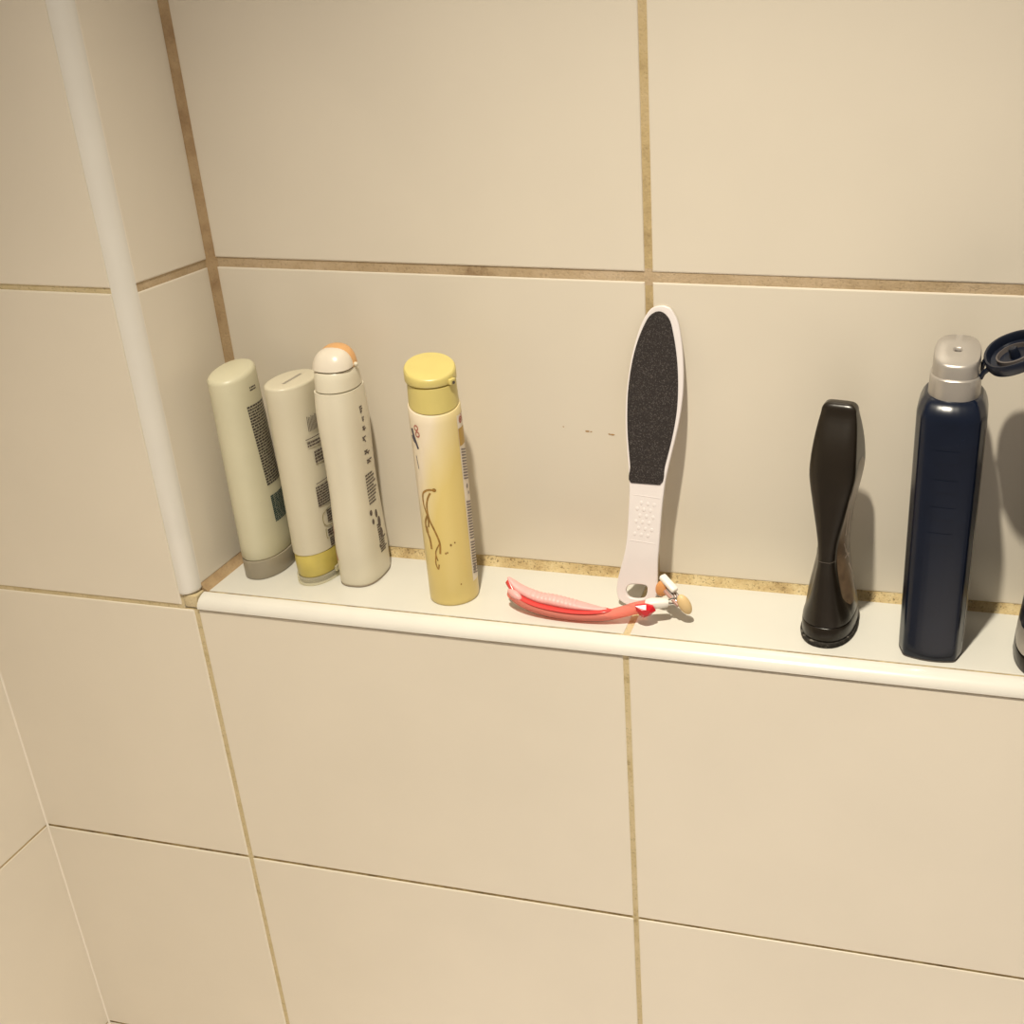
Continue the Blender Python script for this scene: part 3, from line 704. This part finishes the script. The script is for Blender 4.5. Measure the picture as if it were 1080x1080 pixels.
# ------------------------------------------------------------------ tottle-shaped bodies (7 and 9)
def tottle_section(wf, wm, d, bul=.0006, e=.22, pw=.55, N=112):
    """Closed outline from the +x side: narrow rounded front and back bands, fuller label faces."""
    half = []
    n = 14
    for k in range(n + 1):          # +x face, y from 0 to d-e
        f = k / n; y = (d * (1 - e)) * f
        half.append((wm + (wf - wm) * (f ** 2), y))
    for k in range(1, 9):           # rounded back band
        t = k / 8 * PI / 2
        half.append((wf * math.cos(t) ** pw if k < 8 else 0, d * (1 - e) + (d * e + bul) * math.sin(t) ** 1.0))
    q1 = half
    q2 = [(-x, y) for x, y in reversed(q1[:-1])]
    q3 = [(-x, -y) for x, y in q1[1:]]
    q4 = [(x, -y) for x, y in reversed(q1[1:-1])]
    return resample(q1 + q2 + q3 + q4, N)

def tsec(tab, z):
    k = max(0, 1 - z / .055)
    return tottle_section(*interp(tab, z), .0006 + .0035 * k, .30 + .62 * k, .55 + .30 * k)

def tottle(t, tab, capz, cols, topz):
    zc = topz - .006
    zs = [capz + .0006] + frange(capz + .0016, zc, 44)
    R = [(z, tsec(tab, z)) for z in zs]
    wf, wm, d = interp(tab, zc)
    for k in range(1, 9):
        a = k / 8 * PI / 2 * .97; s_ = math.sin(a); c_ = math.cos(a)
        g = .42 + .58 * c_ ** .8
        R.append((zc + .006 * s_, tottle_section(wf * g, wm * g, d * (.25 + .75 * c_ ** .8), .0006 * c_, .30, .55)))
    b = Body(R)
    bm = bmesh.new(); b.mesh(bm); link_mesh('body', bm, cols[0], t, angle=50)
    return b

# 7 black conditioner
rg = random.Random(17)
t7 = thing('conditioner_bottle', 'glossy black waisted bottle standing on its flat cap, left of the navy bottle', 'bottle', (.4868, .0500, 0), math.radians(-9))
BLACK = plain('glossy_brown_black', (.014, .010, .006), rough=.28, var=.1, spec=.42)
tab7 = [(.000, .0188, .0190, .0262), (.018, .0174, .0178, .0262), (.034, .0124, .0160, .0260), (.058, .0070, .0114, .0258), (.068, .0064, .0104, .0254), (.080, .0074, .0106, .0248), (.105, .0122, .0126, .0230), (.125, .0156, .0156, .0216), (.138, .0154, .0154, .0196), (.149, .0145, .0145, .0155), (.158, .0134, .0135, .0108), (.166, .0120, .0121, .0066), (.175, .0105, .0107, .004)]
B7 = tottle(t7, tab7, .0155, [BLACK], .1735)
bm = bmesh.new()
loft(bm, [[(x * k, y * k, z) for x, y in tsec(tab7, z)] for z, k in ((.0042, .93), (.0046, .985), (.006, 1.0), (.010, 1.0), (.0148, 1.0), (.0153, .985), (.0156, .93))])
cp = link_mesh('cap', bm, BLACK, t7, angle=50)
bm = bmesh.new()
loft(bm, [[(x * k, y * k, z) for x, y in tsec(tab7, 0)] for z, k in ((0, .95), (.0006, 1.02), (.0030, 1.05), (.0040, 1.04), (.0043, .98))])
CHALK = grout_mat('limescaled_black_lip', [(.3, (.02, .018, .015)), (.55, (.03, .026, .022)), (.68, (.22, .20, .17))], 300, .5, .5)
link_mesh('cap_lip', bm, CHALK, cp, angle=50)
bm = bmesh.new()
ring = [(p.x * 1.004, p.y * 1.004, p.z) for p in (Vector((x, y, .0655)) for x, y in tsec(tab7, .0655))]
tube(bm, ring + [ring[0]], .00016, 6); link_mesh('seam', bm, plain('worn_seam', (.09, .075, .06), rough=.5), t7)
# brownish label panel on the right face with pale marks
bm = bmesh.new()
LBL = plain('bronze_label_film', (.17, .115, .07), rough=.28, var=.25, scale=120)
g = []
for j in range(25):
    z = .026 + j * .108 / 24; k = math.sin(PI * min(1, (j + 1.2) / 8)) if j < 3 else (1 if j < 20 else math.cos((j - 20) / 5 * PI / 2))
    g.append([bm.verts.new(B7.on(-.0185 * max(k, .12) + (.037 * max(k, .12)) * i / 12, z, .00012)) for i in range(13)])
for a, b in zip(g, g[1:]):
    for i in range(12): bm.faces.new((a[i], a[i + 1], b[i + 1], b[i]))
link_mesh('label', bm, LBL, t7)
bm = bmesh.new()
for pts, w in (([(-.012, .100), (-.010, .090), (-.009, .080)], .0016), ([(-.006, .098), (-.005, .087), (-.003, .079)], .0012), ([(-.0065, .068), (-.004, .064), (-.001, .060)], .0020),
               ([(-.008, .062), (-.003, .063), (.002, .061)], .0012), ([(-.003, .056), (0, .050), (.003, .045)], .0012), ([(-.010, .074), (-.008, .070), (-.007, .066)], .0010), ([(.004, .052), (.006, .044), (.007, .036)], .0010)):
    stroke(bm, B7, pts, w, .0003)
link_mesh('label_marks', bm, plain('pale_label_ink', (.52, .42, .34), rough=.4), t7, smooth=False)

# 9 navy bottle cut off by the right edge of the photo
t9 = thing('hair_mask_bottle', 'navy bottle with grey band and black cap, cut off by the right edge', 'bottle', (.6335, .0420, 0), math.radians(-6))
NAVY = plain('navy_plastic', (.008, .012, .026), rough=.3, spec=.35, var=.1)
tab9 = [(0, .0188, .0190, .0300), (.018, .0180, .0184, .0300), (.045, .0136, .0164, .0296), (.070, .0110, .0146, .029), (.095, .0122, .015, .0282), (.125, .0152, .0170, .0262), (.15, .0150, .0166, .0245), (.175, .014, .015, .022)]
B9 = tottle(t9, tab9, .0120, [NAVY], .172)
bm = bmesh.new()
loft(bm, [[(x * k, y * k, z) for x, y in tsec(tab9, z)] for z, k in ((0, .96), (.0005, 1.0), (.002, 1.03), (.0105, 1.015), (.0114, 1.0), (.0117, .95))])
link_mesh('cap', bm, BLACK, t9, angle=50)
bm = bmesh.new(); per = .1
g = []
secs = [(z, tsec(tab9, z)) for z in frange(.0130, .0285, 6)]
loft(bm, [[(x * 1.006, y * 1.004, z + (.004 * (abs(y) / .03) ** 2 if i > 2 else 0)) for x, y in s_] for i, (z, s_) in enumerate(secs)], False, False)
link_mesh('silver_band', bm, plain('grey_silver_band', (.42, .38, .33), rough=.35, metal=.3), t9)

# ------------------------------------------------------------------ 8 navy shower gel with the silver cap
t8 = thing('shower_gel_bottle', 'tall navy blue bottle with a silver cap and its flip lid open', 'bottle', (.5588, .0462, 0), math.radians(-4))
BLG = .0030
def sec8(kx=1.0, ky=1.0, d=.0275):
    wf, wm = .0170 * kx, .0222 * kx; d = d * ky; ch = .0105 * ky
    q = [(wm, 0.0), (wm, d - ch - .008 * ky), (wm - .0003 * kx, d - ch - .003 * ky), (wm - .0008 * kx, d - ch)]
    q += [(wf + .0012 * kx, d - .0016 * ky), (wf + .0003 * kx, d - .0004 * ky), (wf - .0008 * kx, d + .0002 * ky)]
    q += [(wf * f, d + BLG * ky * (1 - f * f)) for f in (.85, .6, .3, 0)]
    q2 = [(-x, y) for x, y in reversed(q[:-1])]; q3 = [(-x, -y) for x, y in q[1:]]; q4 = [(x, -y) for x, y in reversed(q[1:-1])]
    return resample(q + q2 + q3 + q4, 128)
R = [(.0010, sec8(.93, .94)), (.0016, sec8(.97, .975)), (.003, sec8(.985, .985)), (.006, sec8(.99, .99))] + [(z, sec8(.99 + .01 * z / .17, .99 + .01 * z / .17)) for z in frange(.01, .1745, 12)]
R += [(.1760, sec8(.995, .993)), (.1795, sec8(.965, .945)), (.1835, sec8(.90, .84)), (.1862, sec8(.82, .74)), (.1872, sec8(.70, .64))]
B8 = Body(R)
BLUE = plain('navy_blue_gloss', (.004, .0075, .019), rough=.22, var=.1, spec=.4)
bm = bmesh.new(); B8.mesh(bm); link_mesh('body', bm, BLUE, t8, angle=28)
bm = bmesh.new(); loft(bm, [[(x, y, z) for x, y in sec8(k, k)] for z, k in ((0, .96), (.0004, .975), (.0012, .985), (.0014, .95))]); link_mesh('base_rim', bm, INK, t8)
for z in (.1560, .1360, .1170, .0985):
    bm = bmesh.new(); q4 = sum(math.dist(u, v) for u, v in zip(sec8(), sec8()[1:] + sec8()[:1])) / 4
    patch(bm, B8, -q4 - .0080, -q4 + .0080, z - .0085, z, .0003, 10, 1)
    link_mesh('grip_mark', bm, BLUE, t8)
# printed panel on the right side: brown film with light lettering strokes
bm = bmesh.new()
patch(bm, B8, -.0175, .0175, .012, .168, .00012, 14, 8)
link_mesh('label', bm, plain('dark_bronze_film', (.075, .058, .050), rough=.22, var=.3, scale=90), t8)
bm = bmesh.new()
for s_, z, h in ((-.010, .076, .013), (-.012, .056, .006), (-.0115, .040, .010), (-.013, .026, .020), (-.009, .028, .018), (-.012, .098, .007), (-.009, .112, .008), (-.010, .130, .010), (-.004, .072, .010), (-.003, .050, .012)):
    stroke(bm, B8, [(s_ - .0015, z - h / 2), (s_, z), (s_ + .0022, z + h / 2)], .0016, .0003)
link_mesh('label_marks', bm, plain('silver_print', (.55, .49, .44), rough=.35), t8, smooth=False)
# silver cap
SILV = plain('brushed_silver_plastic', (.41, .38, .345), rough=.32, metal=.45, var=.03)
def seccap(w, d): return superell(w, d, 2.7, 96)
bm = bmesh.new()
rings = []
for z, w, d in ((.1805, .0158, .0205), (.1808, .0164, .0212), (.182, .0166, .0215), (.1945, .0161, .0206), (.1988, .0159, .0202), (.1996, .0155, .0196), (.2000, .0149, .0190), (.2070, .0147, .0186), (.2100, .0145, .0184), (.2112, .0141, .0178), (.2118, .0132, .0168), (.2120, .006, .008), (.2119, .0030, .0026), (.2110, .0022, .0018), (.2080, .0018, .0015)):
    tl = min(1, max(0, (z - .1995)) / .008) * .30
    rings.append([(x, y - .001, z + .0022 * min(1, max(0, (z - .1995)) / .008) + tl * y) for x, y in seccap(w, d)])
loft(bm, rings); cap8 = link_mesh('cap', bm, SILV, t8, angle=32)
bm = bmesh.new(); loft(bm, [[(x, y - .001, z) for x, y in superell(a_, b_, 2, 24)] for z, a_, b_ in ((.2095, .0021, .0017), (.2132, .0021, .0017))]); link_mesh('orifice', bm, INK, cap8)
# open lid: an upturned oval cup on two hinge straps
LIDM = plain('navy_lid_plastic', (.006, .009, .019), rough=.35, spec=.35, var=.1)
tilt = math.radians(24)
lid_o = Vector((.0163, -.001, .2015))
RY = Matrix.Rotation(-tilt, 3, 'Y') @ Matrix.Rotation(math.radians(13), 3, 'X')
def L8(x, y, z): return lid_o + RY @ Vector((x + .0215, y, z))
bm = bmesh.new(); rings = []
for z, w, d in ((.0000, .010, .012), (.0002, .0150, .0175), (.0012, .0178, .0204), (.0035, .0188, .0214), (.0078, .0184, .0210), (.0085, .0178, .0204), (.0083, .0166, .0192), (.0072, .0160, .0186), (.0030, .0156, .0182), (.0024, .014, .0165), (.0024, .004, .005)):
    rings.append([L8(x, y, z) for x, y in superell(w, d, 2.25, 64)])
loft(bm, rings); lid = link_mesh('flip_lid', bm, LIDM, t8, angle=45)
bm = bmesh.new()
ro, ri = [], []
rings = []
for z, k in ((.0022, 1.0), (.0052, .98), (.0054, .90), (.0022, .86)): rings.append([L8(x, y, z) for x, y in superell(.0118 * k, .0112 * k, 2, 48)])
loft(bm, rings, False, False); link_mesh('seal_ring', bm, plain('grey_lid_inside', (.11, .095, .09), rough=.4), lid)
bm = bmesh.new(); loft(bm, [[L8(x, y, z) for x, y in superell(r, r, 2, 24)] for z, r in ((.0022, .0034), (.0078, .0030), (.0088, .0024), (.0090, .001))]); link_mesh('plug', bm, LIDM, lid)
for sy in (-1, 1):
    bm = bmesh.new()
    a_ = Vector((.0152, sy * .0072 - .001, .1985)); b_ = L8(-.0184, sy * .0072, .004)
    tube(bm, [a_, a_.lerp(b_, .5) + Vector((0, 0, .0006)), b_ + Vector((.001, 0, 0))], .0016, 10)
    link_mesh('hinge_strap', bm, LIDM, lid)

# ------------------------------------------------------------------ light, sky, camera
def aim(o, at): o.rotation_euler = (Vector(at) - o.location).to_track_quat('-Z', 'Y').to_euler()
def spot(name, loc, at, energy, cone, soft, col, blend=1.0):
    l = bpy.data.lights.new(name, 'SPOT'); l.shadow_soft_size = soft; l.energy = energy; l.color = col
    l.spot_size = math.radians(cone); l.spot_blend = blend
    o = bpy.data.objects.new(name, l); COL.objects.link(o); o.location = loc; aim(o, at)
spot('shower_downlight', (.37, -.46, 1.18), (.44, -.45, 0), 104, 93, .022, (1.0, .915, .755))
spot('floor_bounce_fill', (.75, -1.15, 1.25), (.70, -1.0, -1), 370, 62, .03, (1.0, .91, .82), .5)  # added fill spot, no known source; its floor bounce lifts the lower wall
w = bpy.data.worlds.new('bathroom_air'); SC.world = w; w.use_nodes = True
bg = w.node_tree.nodes['Background']; bg.inputs['Color'].default_value = (1.0, .86, .74, 1); bg.inputs['Strength'].default_value = .23

cam = bpy.data.cameras.new('camera'); co = bpy.data.objects.new('camera', cam); COL.objects.link(co)
yaw, pitch, roll = .21813, -.40357, -.01584
cy, sy_, cp_, sp_, cr, sr_ = math.cos(yaw), math.sin(yaw), math.cos(pitch), math.sin(pitch), math.cos(roll), math.sin(roll)
fwd = Vector((-sy_ * cp_, cy * cp_, sp_)); r0 = Vector((cy, sy_, 0)); u0 = r0.cross(fwd)
rt = r0 * cr + u0 * sr_; up = u0 * cr - r0 * sr_
co.matrix_world = Matrix(((rt.x, up.x, -fwd.x, .52356), (rt.y, up.y, -fwd.y, -.62384), (rt.z, up.z, -fwd.z, .41183), (0, 0, 0, 1)))
cam.sensor_width = 36; cam.lens = 36 * 1122.36 / 1080; cam.clip_start = .01
cam.shift_x = -172.945 / 1080; cam.shift_y = -46.878 / 1080
SC.camera = co
SC.view_settings.view_transform = 'Standard'; SC.view_settings.look = 'None'; SC.view_settings.gamma = 1; SC.view_settings.use_curve_mapping = False
SC.view_settings.exposure = 0.0
